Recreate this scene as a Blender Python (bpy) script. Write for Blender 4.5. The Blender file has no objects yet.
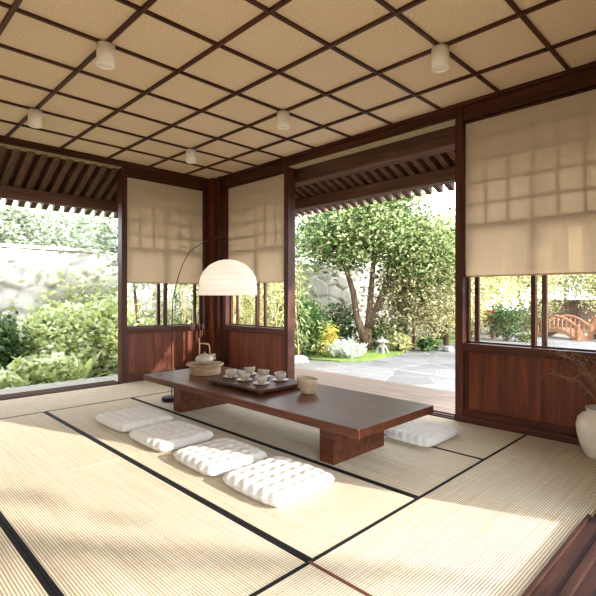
import bpy, math, random
import numpy as np
from mathutils import Vector, Matrix
random.seed(7)
S = bpy.context.scene
COL = S.collection
PI = math.pi

# ------------------------------------------------------------------ helpers
def props(o, label=None, cat=None, group=None, kind=None):
    if label: o['label'] = label
    if cat: o['category'] = cat
    if group: o['group'] = group
    if kind: o['kind'] = kind
    return o

def thing(name, label, cat, loc=(0, 0, 0), rz=0.0, group=None, kind=None):
    o = bpy.data.objects.new(name, None)
    o.empty_display_size = 0.1
    COL.objects.link(o)
    o.location = loc
    o.rotation_euler = (0, 0, rz)
    return props(o, label, cat, group, kind)

class MB:
    """collects geometry for ONE mesh object"""
    def __init__(s):
        s.v = []; s.f = []
    def add(s, verts, faces):
        b = len(s.v)
        s.v.extend([tuple(map(float, p)) for p in verts])
        s.f.extend([tuple(b + i for i in f) for f in faces])
        return s
    def box(s, x0, x1, y0, y1, z0, z1):
        if x1 < x0: x0, x1 = x1, x0
        if y1 < y0: y0, y1 = y1, y0
        v = [(x0, y0, z0), (x1, y0, z0), (x1, y1, z0), (x0, y1, z0), (x0, y0, z1), (x1, y0, z1), (x1, y1, z1), (x0, y1, z1)]
        return s.add(v, [(0, 3, 2, 1), (4, 5, 6, 7), (0, 1, 5, 4), (1, 2, 6, 5), (2, 3, 7, 6), (3, 0, 4, 7)])
    def hexa(s, v):
        return s.add(v, [(0, 3, 2, 1), (4, 5, 6, 7), (0, 1, 5, 4), (1, 2, 6, 5), (2, 3, 7, 6), (3, 0, 4, 7)])
    def lathe(s, prof, c=(0, 0), n=40, wob=None):
        """prof: (r, z) list from the bottom axis outward round to the top axis"""
        b = len(s.v); m = len(prof)
        for k in range(n):
            a = 2 * PI * k / n
            for (r, z) in prof:
                rr, zz = (r, z) if wob is None else wob(r, z, a)
                s.v.append((c[0] + rr * math.cos(a), c[1] + rr * math.sin(a), zz))
        for k in range(n):
            k2 = (k + 1) % n
            for i in range(m - 1):
                s.f.append((b + k * m + i, b + k2 * m + i, b + k2 * m + i + 1, b + k * m + i + 1))
        return s
    def tube(s, pts, r, n=8, cap=True):
        pts = [Vector(p) for p in pts]; m = len(pts)
        rad = r if isinstance(r, (list, tuple)) else [r] * m
        b = len(s.v); up = None
        for i, p in enumerate(pts):
            t = (pts[min(i + 1, m - 1)] - pts[max(i - 1, 0)])
            if t.length < 1e-9: t = Vector((0, 0, 1))
            t.normalize()
            if up is None:
                up = Vector((0, 0, 1)) if abs(t.z) < 0.9 else Vector((1, 0, 0))
            u = t.cross(up)
            if u.length < 1e-4: u = t.orthogonal()
            u.normalize(); w = u.cross(t); up = w
            for k in range(n):
                a = 2 * PI * k / n
                q = p + (u * math.cos(a) + w * math.sin(a)) * rad[i]
                s.v.append(tuple(q))
        for i in range(m - 1):
            for k in range(n):
                k2 = (k + 1) % n
                s.f.append((b + i * n + k, b + i * n + k2, b + (i + 1) * n + k2, b + (i + 1) * n + k))
        if cap:
            s.f.append(tuple(b + k for k in range(n))[::-1])
            s.f.append(tuple(b + (m - 1) * n + k for k in range(n)))
        return s
    def build(s, name, mat, parent=None, bevel=0.0, smooth=False, seg=2):
        me = bpy.data.meshes.new(name)
        me.from_pydata(s.v, [], s.f)
        me.validate(); me.update()
        o = bpy.data.objects.new(name, me)
        COL.objects.link(o)
        if mat: me.materials.append(mat)
        if smooth: me.polygons.foreach_set('use_smooth', [True] * len(me.polygons))
        if bevel > 0:
            m = o.modifiers.new('bevel', 'BEVEL'); m.width = bevel; m.segments = seg; m.limit_method = 'ANGLE'; m.angle_limit = 0.6
        if parent: o.parent = parent
        return o

def np_mesh(name, verts, faces, mat, parent=None, smooth=False):
    me = bpy.data.meshes.new(name)
    nv, nf, k = len(verts), len(faces), faces.shape[1]
    me.vertices.add(nv); me.vertices.foreach_set('co', verts.astype(np.float32).ravel())
    me.loops.add(nf * k); me.loops.foreach_set('vertex_index', faces.astype(np.int32).ravel())
    me.polygons.add(nf)
    me.polygons.foreach_set('loop_start', np.arange(0, nf * k, k, dtype=np.int32))
    me.polygons.foreach_set('loop_total', np.full(nf, k, dtype=np.int32))
    if smooth: me.polygons.foreach_set('use_smooth', np.ones(nf, dtype=bool))
    me.update(calc_edges=True); me.validate()
    o = bpy.data.objects.new(name, me); COL.objects.link(o)
    me.materials.append(mat)
    if parent: o.parent = parent
    return o

def copy_tree(src, parent=None):
    c = src.copy(); COL.objects.link(c)
    if parent: c.parent = parent
    for ch in list(src.children):
        copy_tree(ch, c)
    return c

# ------------------------------------------------------------------ materials
def hexc(h):
    h = h.lstrip('#'); v = [int(h[i:i + 2], 16) / 255 for i in (0, 2, 4)]
    return tuple(x / 12.92 if x <= .04045 else ((x + .055) / 1.055) ** 2.4 for x in v) + (1,)

def new_mat(name):
    m = bpy.data.materials.new(name); m.use_nodes = True
    nt = m.node_tree; nt.nodes.clear()
    out = nt.nodes.new('ShaderNodeOutputMaterial')
    return m, nt, out

def N(nt, t, **kw):
    n = nt.nodes.new(t)
    for k, v in kw.items(): setattr(n, k, v)
    return n

def principled(nt, out, color=(.5, .5, .5, 1), rough=.5, spec=.5):
    b = N(nt, 'ShaderNodeBsdfPrincipled')
    b.inputs['Base Color'].default_value = color
    b.inputs['Roughness'].default_value = rough
    b.inputs['Specular IOR Level'].default_value = spec
    nt.links.new(b.outputs[0], out.inputs[0])
    return b

def ramp(nt, src, stops):
    r = N(nt, 'ShaderNodeValToRGB')
    e = r.color_ramp.elements
    e[0].position, e[0].color = stops[0]
    e[1].position, e[1].color = stops[-1]
    for p, c in stops[1:-1]:
        n = e.new(p); n.color = c
    nt.links.new(src, r.inputs[0])
    return r.outputs[0]

def coords(nt, scale, kind='Object'):
    tc = N(nt, 'ShaderNodeTexCoord'); mp = N(nt, 'ShaderNodeMapping')
    mp.inputs['Scale'].default_value = scale
    nt.links.new(tc.outputs[kind], mp.inputs[0])
    return mp.outputs[0]

def noise(nt, vec, scale=5, detail=6, rough=.6, dist=0):
    n = N(nt, 'ShaderNodeTexNoise')
    n.inputs['Scale'].default_value = scale; n.inputs['Detail'].default_value = detail
    n.inputs['Roughness'].default_value = rough; n.inputs['Distortion'].default_value = dist
    nt.links.new(vec, n.inputs['Vector'])
    return n.outputs[0]

def bump(nt, b, h, strength=.3, dist=.01):
    k = N(nt, 'ShaderNodeBump'); k.inputs['Strength'].default_value = strength; k.inputs['Distance'].default_value = dist
    nt.links.new(h, k.inputs['Height']); nt.links.new(k.outputs[0], b.inputs['Normal'])

def wood(name, dark, mid, light, axis='z', rough=.4, spec=.5, coat=0.0, scale=1.0):
    m, nt, out = new_mat(name)
    b = principled(nt, out, rough=rough, spec=spec * .55)
    sc = {'x': (.5, 9, 9), 'y': (9, .5, 9), 'z': (9, 9, .5)}[axis]
    v = coords(nt, tuple(k * scale for k in sc))
    f = noise(nt, v, 2.2, 8, .65, .8)
    c = ramp(nt, f, [(.28, hexc(dark)), (.5, hexc(mid)), (.74, hexc(light))])
    nt.links.new(c, b.inputs['Base Color'])
    v2 = coords(nt, tuple(k * scale * 5 for k in sc))
    f2 = noise(nt, v2, 3, 4, .6)
    bump(nt, b, f2, .12, .004)
    if coat: b.inputs['Coat Weight'].default_value = coat; b.inputs['Coat Roughness'].default_value = .12
    return m

W = {}
for ax in 'xyz':
    W['dark' + ax] = wood('mahogany_' + ax, '#29130b', '#422012', '#5b301c', ax, .45, .4)
    W['eave' + ax] = wood('eave_timber_' + ax, '#412a1d', '#5e4030', '#775543', ax, .65)
W['sill'] = wood('threshold_wood', '#1f100b', '#311b13', '#472a1e', 'x', .6, .2)
W['panel'] = wood('wainscot_wood', '#3e1b0d', '#5c2a14', '#783c1e', 'z', .45, scale=.8)
W['table'] = wood('walnut_table', '#331a10', '#4e2a1a', '#6a3d26', 'y', .33, .35, scale=.9)
W['tray'] = wood('tray_wood', '#27130c', '#3f2014', '#57301f', 'y', .4, .35)
W['deck'] = wood('deck_boards', '#665446', '#746152', '#826e5f', 'y', .55)
W['drum'] = wood('pale_wood', '#6f583f', '#8a7052', '#a0866a', 'x', .5)
W['bridge'] = wood('bridge_wood', '#71492f', '#8d6043', '#a67757', 'x', .6)
W['bark'] = wood('bark', '#33281e', '#574535', '#7d6750', 'z', .9, scale=1.5)

def tatami(name, axis):
    """reed mat: ribs run along the axis"""
    m, nt, out = new_mat(name)
    b = principled(nt, out, rough=.75, spec=.25)
    tc = N(nt, 'ShaderNodeTexCoord'); sp = N(nt, 'ShaderNodeSeparateXYZ')
    nt.links.new(tc.outputs['Object'], sp.inputs[0])
    across = sp.outputs['Y' if axis == 'x' else 'X']
    mu = N(nt, 'ShaderNodeMath', operation='MULTIPLY'); mu.inputs[1].default_value = PI * 2 / .0128
    nt.links.new(across, mu.inputs[0])
    sn = N(nt, 'ShaderNodeMath', operation='SINE'); nt.links.new(mu.outputs[0], sn.inputs[0])
    mr = N(nt, 'ShaderNodeMapRange'); mr.inputs['From Min'].default_value = -1
    nt.links.new(sn.outputs[0], mr.inputs['Value'])
    rib = mr.outputs[0]
    pw = N(nt, 'ShaderNodeMath', operation='POWER'); pw.inputs[1].default_value = .45
    nt.links.new(rib, pw.inputs[0])
    st = (.6, 26, 1) if axis == 'x' else (26, .6, 1)
    f = noise(nt, coords(nt, st), 2.2, 5, .6)
    tint = ramp(nt, f, [(.25, hexc('#c3b294')), (.5, hexc('#d7c8ac')), (.78, hexc('#e5d9c2'))])
    seam = N(nt, 'ShaderNodeMix', data_type='RGBA')
    nt.links.new(pw.outputs[0], seam.inputs['Factor'])
    seam.inputs['A'].default_value = hexc('#836c4a')
    nt.links.new(tint, seam.inputs['B'])
    # binding threads across the reeds
    st2 = (60, 3, 1) if axis == 'x' else (3, 60, 1)
    th = noise(nt, coords(nt, st2), 2.0, 2, .5)
    mx = N(nt, 'ShaderNodeMix', data_type='RGBA', blend_type='MULTIPLY')
    mx.inputs['Factor'].default_value = .35
    nt.links.new(seam.outputs['Result'], mx.inputs['A'])
    nt.links.new(ramp(nt, th, [(.35, (.62, .6, .55, 1)), (.6, (1, 1, 1, 1))]), mx.inputs['B'])
    nt.links.new(mx.outputs['Result'], b.inputs['Base Color'])
    bump(nt, b, pw.outputs[0], .55, .004)
    return m
T_Y = tatami('tatami_reed_lengthwise', 'y')
T_X = tatami('tatami_reed_crosswise', 'x')

def simple(name, col, rough=.6, spec=.4, var=0.0, vscale=20, bmp=0.0, bscale=80, coat=0, kind='Object', metal=0):
    m, nt, out = new_mat(name)
    b = principled(nt, out, hexc(col), rough, spec)
    b.inputs['Metallic'].default_value = metal
    v = coords(nt, (1, 1, 1), kind)
    if var:
        f = noise(nt, v, vscale, 6, .6)
        c = hexc(col)
        lo = tuple(max(0, x * (1 - var)) for x in c[:3]) + (1,); hi = tuple(min(1, x * (1 + var)) for x in c[:3]) + (1,)
        nt.links.new(ramp(nt, f, [(.3, lo), (.7, hi)]), b.inputs['Base Color'])
    if bmp: bump(nt, b, noise(nt, v, bscale, 4, .6), bmp, .006)
    if coat: b.inputs['Coat Weight'].default_value = coat
    return m

M_black = simple('black_cloth_edging', '#0d0a08', .8, .2, .2, 90, .2, 300)
M_redlit_edge = simple('red_lit_cloth_edging', '#5a2c1a', .7, .3, .2, 90, .2, 300)  # red sunlight on the dark edging put into the cloth colour
M_cotton = simple('white_cotton', '#cbc5ba', .9, .2, .03, 40, .25, 180)
M_ceil = simple('woven_ceiling_panel', '#dcc6a7', .85, .2, .16, 70, .8, 140)
M_ceramic = simple('glazed_stoneware', '#958876', .42, .4, .10, 22, .15, 60)
M_saucer = simple('pale_saucer_glaze', '#a59b8c', .35, .4, .05, 22)
M_bowl = simple('sand_stoneware', '#937f64', .55, .4, .14, 30, .2, 90)
M_vase = simple('cream_vase_glaze', '#d5cbbb', .3, .5, .05, 12, .05, 40, coat=.3)
M_iron = simple('black_iron', '#0c0a09', .5, .25, .1, 30)
M_white = simple('white_enamel', '#f4f0e9', .5, .4, .03, 30)
M_whited = simple('frosted_diffuser', '#f0e8dc', .6, .3, .02, 30)
M_bamboo = simple('bamboo_cane', '#a98d62', .5, .4, .15, 40)
M_stone = simple('grey_slab_stone', '#8f8a7e', .8, .3, .14, 6, .3, 40)
M_granite = simple('lantern_granite', '#938e86', .85, .3, .14, 20, .4, 70)
M_rock = simple('mossy_rock', '#85807a', .85, .3, .25, 5, .6, 12)
M_soil = simple('garden_soil', '#5b5438', .95, .1, .35, 3, .5, 25)
M_moss = simple('moss_lawn', '#6c7d3c', .95, .1, .35, 8, .8, 90)
M_twig = simple('dry_twig', '#8d6f52', .8, .2, .2, 30)
M_plaster = simple('sand_plaster', '#d9c6a6', .9, .2, .06, 30, .3, 120)
M_roof = simple('roof_tile_grey', '#4a4743', .8, .3, .15, 10)
M_fence = wood('fence_boards', '#2f211a', '#453129', '#5a4136', 'z', .7)
M_outlet = simple('outlet_plastic', '#ece6dd', .4, .4, .02, 30)

def fabric(name, col, trans, var=.08):
    """thin cloth or paper that lets light through"""
    m, nt, out = new_mat(name)
    d = N(nt, 'ShaderNodeBsdfDiffuse'); t = N(nt, 'ShaderNodeBsdfTranslucent')
    v = coords(nt, (1, 1, 1)); v2 = coords(nt, (1.2, 1.2, 60)); v3 = coords(nt, (60, 60, 1.2))
    f = noise(nt, v2, 3, 4, .6); g = noise(nt, v3, 3, 4, .6)
    ad = N(nt, 'ShaderNodeMath', operation='ADD'); nt.links.new(f, ad.inputs[0]); nt.links.new(g, ad.inputs[1])
    c = hexc(col); lo = tuple(x * (1 - var) for x in c[:3]) + (1,); hi = tuple(min(1, x * (1 + var * .7)) for x in c[:3]) + (1,)
    mr = N(nt, 'ShaderNodeMapRange'); mr.inputs['From Min'].default_value = .7; mr.inputs['From Max'].default_value = 1.3
    nt.links.new(ad.outputs[0], mr.inputs['Value'])
    cc = ramp(nt, mr.outputs[0], [(0, lo), (1, hi)])
    nt.links.new(cc, d.inputs[0]); nt.links.new(cc, t.inputs[0])
    mx = N(nt, 'ShaderNodeMixShader'); mx.inputs[0].default_value = trans
    nt.links.new(d.outputs[0], mx.inputs[1]); nt.links.new(t.outputs[0], mx.inputs[2]); nt.links.new(mx.outputs[0], out.inputs[0])
    return m
M_blind = fabric('linen_blind', '#e1d1ba', .54)
M_paper = fabric('washi_paper', '#faf7f1', .5, .01)

def glass_mat():
    m, nt, out = new_mat('window_glass')
    t = N(nt, 'ShaderNodeBsdfTransparent'); g = N(nt, 'ShaderNodeBsdfGlossy'); g.inputs['Roughness'].default_value = .02
    lw = N(nt, 'ShaderNodeLayerWeight'); pw = N(nt, 'ShaderNodeMath', operation='POWER'); pw.inputs[1].default_value = 4
    nt.links.new(lw.outputs['Facing'], pw.inputs[0]); fr = N(nt, 'ShaderNodeMath', operation='MULTIPLY_ADD'); fr.inputs[1].default_value = .5; fr.inputs[2].default_value = .025
    nt.links.new(pw.outputs[0], fr.inputs[0])
    mx = N(nt, 'ShaderNodeMixShader')
    nt.links.new(fr.outputs[0], mx.inputs[0]); nt.links.new(t.outputs[0], mx.inputs[1]); nt.links.new(g.outputs[0], mx.inputs[2])
    nt.links.new(mx.outputs[0], out.inputs[0])
    return m
M_glass = glass_mat()

def leaf_mat(name, cols, trans=.45, rough=.5):
    m, nt, out = new_mat(name)
    geo = N(nt, 'ShaderNodeNewGeometry')
    stops = [(i / (len(cols) - 1), hexc(c)) for i, c in enumerate(cols)]
    c = ramp(nt, geo.outputs['Random Per Island'], stops)
    p = N(nt, 'ShaderNodeBsdfPrincipled'); p.inputs['Roughness'].default_value = rough; p.inputs['Specular IOR Level'].default_value = .35
    t = N(nt, 'ShaderNodeBsdfTranslucent')
    nt.links.new(c, p.inputs['Base Color']); nt.links.new(c, t.inputs[0])
    mx = N(nt, 'ShaderNodeMixShader'); mx.inputs[0].default_value = trans
    nt.links.new(p.outputs[0], mx.inputs[1]); nt.links.new(t.outputs[0], mx.inputs[2]); nt.links.new(mx.outputs[0], out.inputs[0])
    return m
L_tree = leaf_mat('leaf_tree', ['#2c411f', '#4d652d', '#738a46', '#cfd09a', '#566e33'])  # cream and darkest leaves carry crown highlights and shade in their colour
L_lime_sun = leaf_mat('leaf_lime_sun_tint', ['#a3b265', '#c2cd85', '#dde2ac', '#eff0d2', '#8ca050'], .5)  # lime palette lightened so the colour carries the sun missing on the left bed
L_dark = leaf_mat('leaf_dark', ['#22391d', '#335026', '#4a6834', '#7a8c50'])
L_lime = leaf_mat('leaf_lime', ['#868c46', '#aeae62', '#d2cf90', '#e9e4bc', '#6f7a3c'])
L_pale = leaf_mat('leaf_pale', ['#7f8c6c', '#9fab8a', '#c2cab2', '#dde1d2', '#66754f'])
L_olive = leaf_mat('leaf_olive', ['#4d5230', '#70703f', '#9c9562', '#cfc29c', '#3f4a28'])
L_pink = leaf_mat('leaf_pink', ['#c9a38e', '#dcbfae', '#e8d5c4', '#b98e78'])
L_white = leaf_mat('leaf_white', ['#8ea07a', '#c4cdb4', '#e9ecdf', '#f3f3ec'])
L_yel = leaf_mat('leaf_yellow', ['#b39a35', '#c9b54c', '#d7c86a', '#8f9a3a'])
L_red = leaf_mat('leaf_rust', ['#a8552f', '#c26a3c', '#8a4326', '#b0762f'])

# ------------------------------------------------------------------ camera
H = 1.15
YAW = math.radians(44.84)
cam = bpy.data.cameras.new('camera'); co = bpy.data.objects.new('camera', cam); COL.objects.link(co)
cam.sensor_width = 36; cam.lens = 28.0; cam.shift_y = -2.9 / 596
cam.clip_start = .02; cam.clip_end = 300
co.location = (0, 0, H); co.rotation_euler = (PI / 2, 0, -YAW)
S.camera = co
CA, SA = math.cos(YAW), math.sin(YAW)
GZ = -.30                                                  # garden ground level
def at(px, py, z=GZ):
    """floor or ground point seen at a pixel of the photograph"""
    lat = (px - 298) / 463.5; dz = (295.1 - py) / 463.5
    t = (z - H) / dz
    return ((lat * CA + SA) * t, (-lat * SA + CA) * t)
def away(px, dep):
    lat = (px - 298) / 463.5
    return ((lat * CA + SA) * dep, (-lat * SA + CA) * dep)

XR, YL, ZC = 4.05, 5.92, 2.90                              # right wall, left wall, ceiling
YN = .50                                                   # near wall line
XW = -1.0

# ------------------------------------------------------------------ floor and mats
fl = MB().box(XW, XR + .02, .44, YL, -.14, -.032).build('floor', W['darkx'])
props(fl, 'dark timber floor frame under the tatami mats', 'floor', kind='structure')

def mat(x0, x1, y0, y1, axis, label, long_edges='x', e0=.02, e1=.02, m0=None, m1=None):
    """one tatami mat; edging bands on its two long sides"""
    cx, cy = (x0 + x1) / 2, (y0 + y1) / 2
    t = thing('tatami_mat', label, 'tatami mat', (cx, cy, -.03), group='tatami mats')
    a, b = (x1 - x0) / 2 - .001, (y1 - y0) / 2 - .001
    MB().box(-a, a, -b, b, 0, .03).build('reed_surface', T_Y if axis == 'y' else T_X, t, .003)
    if long_edges == 'x':
        if e0: MB().box(-a, -a + e0, -b, b, .005, .0325).build('cloth_edging', m0 or M_black, t, .001)
        if e1: MB().box(a - e1, a, -b, b, .005, .0325).build('cloth_edging', m1 or M_black, t, .001)
    else:
        if e0: MB().box(-a, a, -b, -b + e0, .005, .0325).build('cloth_edging', m0 or M_black, t, .001)
        if e1: MB().box(-a, a, b - e1, b, .005, .0325).build('cloth_edging', m1 or M_black, t, .001)
    return t
YA, YB, YM = 1.39, 4.99, 3.20
mat(-.28, .596, YA, YM, 'y', 'tatami mat at the lower left corner of the photo, mostly cut off')
mat(-.28, .596, YM, YB, 'y', 'tatami mat at the left photo edge, beyond the corner mat')
mat(.596, 1.45, YA, YM, 'y', 'large reed tatami mat in the left foreground, between two black bands')
mat(.596, 1.45, YM, YB, 'y', 'reed tatami mat left of the cushions, nearer the garden opening on the left')
mat(1.45, 2.335, YA, YM, 'y', 'tatami mat under the two nearest cushions of the row')
mat(1.45, 2.335, YM, YB, 'y', 'tatami mat under the two farthest cushions of the row')
mat(2.335, 3.2, YA, YM, 'y', 'tatami mat under the right end of the low table', e1=.01)
mat(2.335, 3.2, YM, YB, 'y', 'tatami mat under the left end of the low table', e1=.01)
mat(3.2, XR - .02, YA, YM, 'y', 'tatami mat under the single cushion behind the table', e0=.012, e1=0)
mat(3.2, XR - .02, YM, YB, 'y', 'tatami mat behind the table, along the wide garden opening', e0=.012, e1=0)
mat(1.45, XR - .02, .64, YA, 'x', 'long tatami mat in the right foreground, under the white vase', 'y', 0, .018)
mat(-.30, 1.45, .64, YA, 'x', 'tatami mat at the bottom centre edge with a cloth edge painted red-lit brown', 'y', 0, .018)
e = MB().box(-.004, .012, -.37, .37, .005, .033)
eo = e.build('cloth_edging', M_redlit_edge, None, .001); eo.location = (1.75 / 2 - .012, 0, 0)
eo.parent = [o for o in bpy.data.objects if o.get('label', '').startswith('tatami mat at the bottom centre')][0]
mat(-.4, 1.42, YB, YL - .05, 'x', 'tatami mat in front of the left garden opening, at the left edge', 'y', .012, 0)
mat(1.42, 3.24, YB, YL - .05, 'x', 'tatami mat along the left wall panel, behind the arc lamp', 'y', .012, 0)
mat(3.24, XR - .02, YB, YL - .05, 'x', 'short tatami mat in the far room corner', 'y', .012, 0)

# ------------------------------------------------------------------ walls
def mapper(side):
    if side == 'left':  return lambda u, n, z: (u, YL + n, z)
    if side == 'right': return lambda u, n, z: (XR + n, u, z)
    if side == 'front': return lambda u, n, z: (u, YN - n, z)
    if side == 'west':  return lambda u, n, z: (XW - n, u, z)
def wbox(mb, side, u0, u1, n0, n1, z0, z1):
    f = mapper(side); a = f(u0, n0, z0); b = f(u1, n1, z1)
    mb.box(min(a[0], b[0]), max(a[0], b[0]), min(a[1], b[1]), max(a[1], b[1]), z0, z1)
    return mb
HAX = {'left': 'x', 'right': 'y', 'front': 'x', 'west': 'y'}
SILL, BT, BB = .715, 2.735, 1.312
M_track_bounce = simple('bounce_lit_track_wood', '#9c8a66', .6, .3, .1, 12)  # underside board added; garden bounce light put into its pale colour
walls = {}
for sd, lab in (('left', 'mahogany framed wall at the far left with a garden opening'), ('right', 'mahogany framed wall at the right with the wide garden opening'),
                ('front', 'mahogany framed wall on the near side, beside the camera'), ('west', 'plastered end wall with posts on the unseen left side')):
    walls[sd] = thing('wall_' + sd, lab, 'wall', kind='structure')
wn = [0]
def panel(side, u0, u1, where, seed=0, blindlab=''):
    """wainscot, posts, window with lattice and a linen blind"""
    p = walls[side]; h = W['dark' + HAX[side]]
    pw = .075
    for a, b in ((u0, u0 + pw), (u1 - pw, u1)):
        wbox(MB(), side, a, b, -.02, .10, 0, ZC).build('post', W['darkz'], p, .004)
    a0, a1 = u0 + pw, u1 - pw
    wbox(MB(), side, a0, a1, -.012, .09, BT, ZC).build('head_rail', h, p, .004)
    wbox(MB(), side, a0, a1, -.02, .11, SILL - .075, SILL).build('sill_rail', h, p, .004)
    wbox(MB(), side, a0, a1, .0, .09, 0, .115).build('bottom_rail', h, p, .004)
    wbox(MB(), side, u0, u1, -.035, -.005, 0, .06).build('baseboard', h, p, .004)
    mb = MB(); nb = 6
    for k in range(nb):
        w = (a1 - a0) / nb
        wbox(mb, side, a0 + k * w + .0015, a0 + (k + 1) * w - .0015, .022, .05, .11, SILL - .07)
    mb.build('wainscot', W['panel'], p, .002)
    for a, b in ((a0, a0 + .035), (a1 - .035, a1)):
        wbox(MB(), side, a, b, .008, .03, .11, SILL - .07).build('wainscot_stile', W['darkz'], p, .003)
    # window
    wn[0] += 1
    w = thing('window_%d' % wn[0], 'window with dark lattice behind the blind %s' % where, 'window', kind='structure')
    mid = (a0 + a1) / 2; ln = .043 if seed == 3 else .038
    fr = MB()
    wbox(fr, side, a0, a0 + .022, .06, .10, SILL, BT); wbox(fr, side, a1 - .022, a1, .06, .10, SILL, BT)
    wbox(fr, side, a0, a1, .06, .10, SILL, SILL + .015); wbox(fr, side, a0, a1, .06, .10, BT - .03, BT)
    fr.build('window_frame', W['darkz'], w, .002)
    wbox(MB(), side, mid - .017, mid + .017, ln, .095, SILL, 1.79).build('mullion', W['darkz'], w, .002)
    wbox(MB(), side, a0, a1, ln + .004, .098, 1.755, 1.80).build('transom', h, w, .002)
    la = MB(); n = 6; q = .012 if seed == 3 else .014
    for k in range(1, n):
        u = a0 + (a1 - a0) * k / n
        wbox(la, side, u - q, u + q, ln, ln + .023, 1.80, BT - .03)
    for z in (1.97, 2.16, 2.35, 2.54):
        wbox(la, side, a0, a1, ln + .002, ln + .021, z - q, z + q)
    la.build('lattice', W['darkz'], w)
    osh = MB()
    for uu in (a0 + .01, mid - .055, a1 - .055):
        wbox(osh, side, uu - .02, uu + .02, .145, .175, SILL - .02, BT)
    wbox(osh, side, a0, a1, .147, .173, 1.765, 1.80); wbox(osh, side, a0, a1, .10, .175, SILL - .06, SILL - .02); wbox(osh, side, a0, a1, .10, .175, BT, BT + .04)
    osh.build('outer_sash', W['darkz'], w, .002)
    wbox(MB(), side, a0 + .02, a1 - .02, .086, .089, SILL + .01, BT - .02).build('pane', M_glass, w)
    # blind
    f = mapper(side)
    c = f(mid, .028, BB)
    bl = thing('roller_blind', blindlab, 'blind', (c[0], c[1], BB), group='linen roller blinds')
    nx, nz = 24, 30; hw = (a1 - a0) / 2 - .004
    rng = random.Random(seed)
    vs, fs = [], []
    for layer in (0, 1):
        for j in range(nz + 1):
            for i in range(nx + 1):
                u = -hw + 2 * hw * i / nx; z = (BT - BB - .01) * j / nz
                d = .0015 * math.sin(u * 9 + seed) * (1 - j / nz) + layer * .0012
                q = (u, d, z) if HAX[side] == 'x' else (d, u, z)
                vs.append(q)
    o = (nx + 1) * (nz + 1)
    for L in (0, 1):
        for j in range(nz):
            for i in range(nx):
                a = L * o + j * (nx + 1) + i
                fs.append((a, a + 1, a + nx + 2, a + nx + 1) if L else (a, a + nx + 1, a + nx + 2, a + 1))
    MB().add(vs, fs).build('blind_fabric', M_blind, bl, smooth=True)
    ax = Vector((1, 0, 0)) if HAX[side] == 'x' else Vector((0, 1, 0))
    MB().tube([ax * -hw + Vector((0, 0, .008)), ax * hw + Vector((0, 0, .008))], .007, 8).build('bottom_bar', M_blind, bl, smooth=True)
    MB().tube([ax * -hw + Vector((0, 0, BT - BB - .012)), ax * hw + Vector((0, 0, BT - BB - .012))], .012, 8).build('roller', W['darkz'], bl, smooth=True)

panel('left', 2.63, 3.97, 'on the left wall', 1, 'beige linen roller blind left of the room corner, behind the arc lamp')
panel('right', 4.234, 5.63, 'right of the corner post', 2, 'narrow looking beige linen blind right of the corner post, above the lamp shade')
panel('right', .70, 2.005, 'at the right photo edge', 3, 'large beige linen blind at the right edge of the photo, with lattice shadows')
panel('left', -.95, .39, 'left of the left opening', 4, 'beige linen blind on the left wall, outside the left photo edge')
wbox(MB(), 'front', 2.785, 4.02, .02, .08, 0, ZC).build('plaster', M_plaster, walls['front'])
wbox(MB(), 'front', 2.71, 2.785, -.02, .10, 0, ZC).build('post', W['darkz'], walls['front'], .004)
# corner posts
cp = MB().box(3.985, 4.10, 5.66, 5.69, 0, ZC).box(3.97, 4.0, 5.9, 6.02, 0, ZC).box(4.02, 4.17, 5.69, 6.02, 0, ZC)
trim = cp.build('trim_1', W['darkz'], None, .004); props(trim, 'stepped mahogany corner post where the two walls meet', 'post', kind='structure')
tr2 = MB().box(3.965, 4.06, 5.80, 5.925, 0, ZC).build('trim_2', W['panel'], None, .006)
props(tr2, 'lighter square pillar in front of the corner post', 'post', kind='structure')
t3 = MB().box(4.02, 4.16, .46, .70, 0, ZC).build('trim_3', W['darkz'], None, .004); props(t3, 'corner post at the right near corner', 'post', kind='structure')
# west wall
wbox(MB(), 'west', YN - .05, YL + .1, .02, .09, 0, ZC).build('plaster', M_plaster, walls['west'])
for a in (YN - .05, 2.3, 4.1, YL):
    wbox(MB(), 'west', a, a + .1, 0, .1, 0, ZC).build('post', W['darkz'], walls['west'], .004)
wbox(MB(), 'front', -.96, -.86, -.02, .11, 0, ZC).build('post', W['darkz'], walls['front'], .004)

# head beams over the openings
def head(side, u0, u1, zb):
    wbox(MB(), side, u0, u1, -.015, .13, zb, ZC).build('head_beam', W['dark' + HAX[side]], walls[side], .004)
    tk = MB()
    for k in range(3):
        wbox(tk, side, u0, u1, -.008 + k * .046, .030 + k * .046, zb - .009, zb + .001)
    tk.build('bounce_lit_track_board', M_track_bounce, walls[side])
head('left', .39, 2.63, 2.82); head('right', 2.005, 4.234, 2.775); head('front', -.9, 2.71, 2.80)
# a thin moulding under the ceiling edge
for sd, a, b in (('left', XW, XR), ('right', YN, YL), ('front', XW, XR)):
    wbox(MB(), sd, a, b, -.04, 0, ZC - .035, ZC - .002).build('cornice', W['dark' + HAX[sd]], walls[sd], .004)
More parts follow.
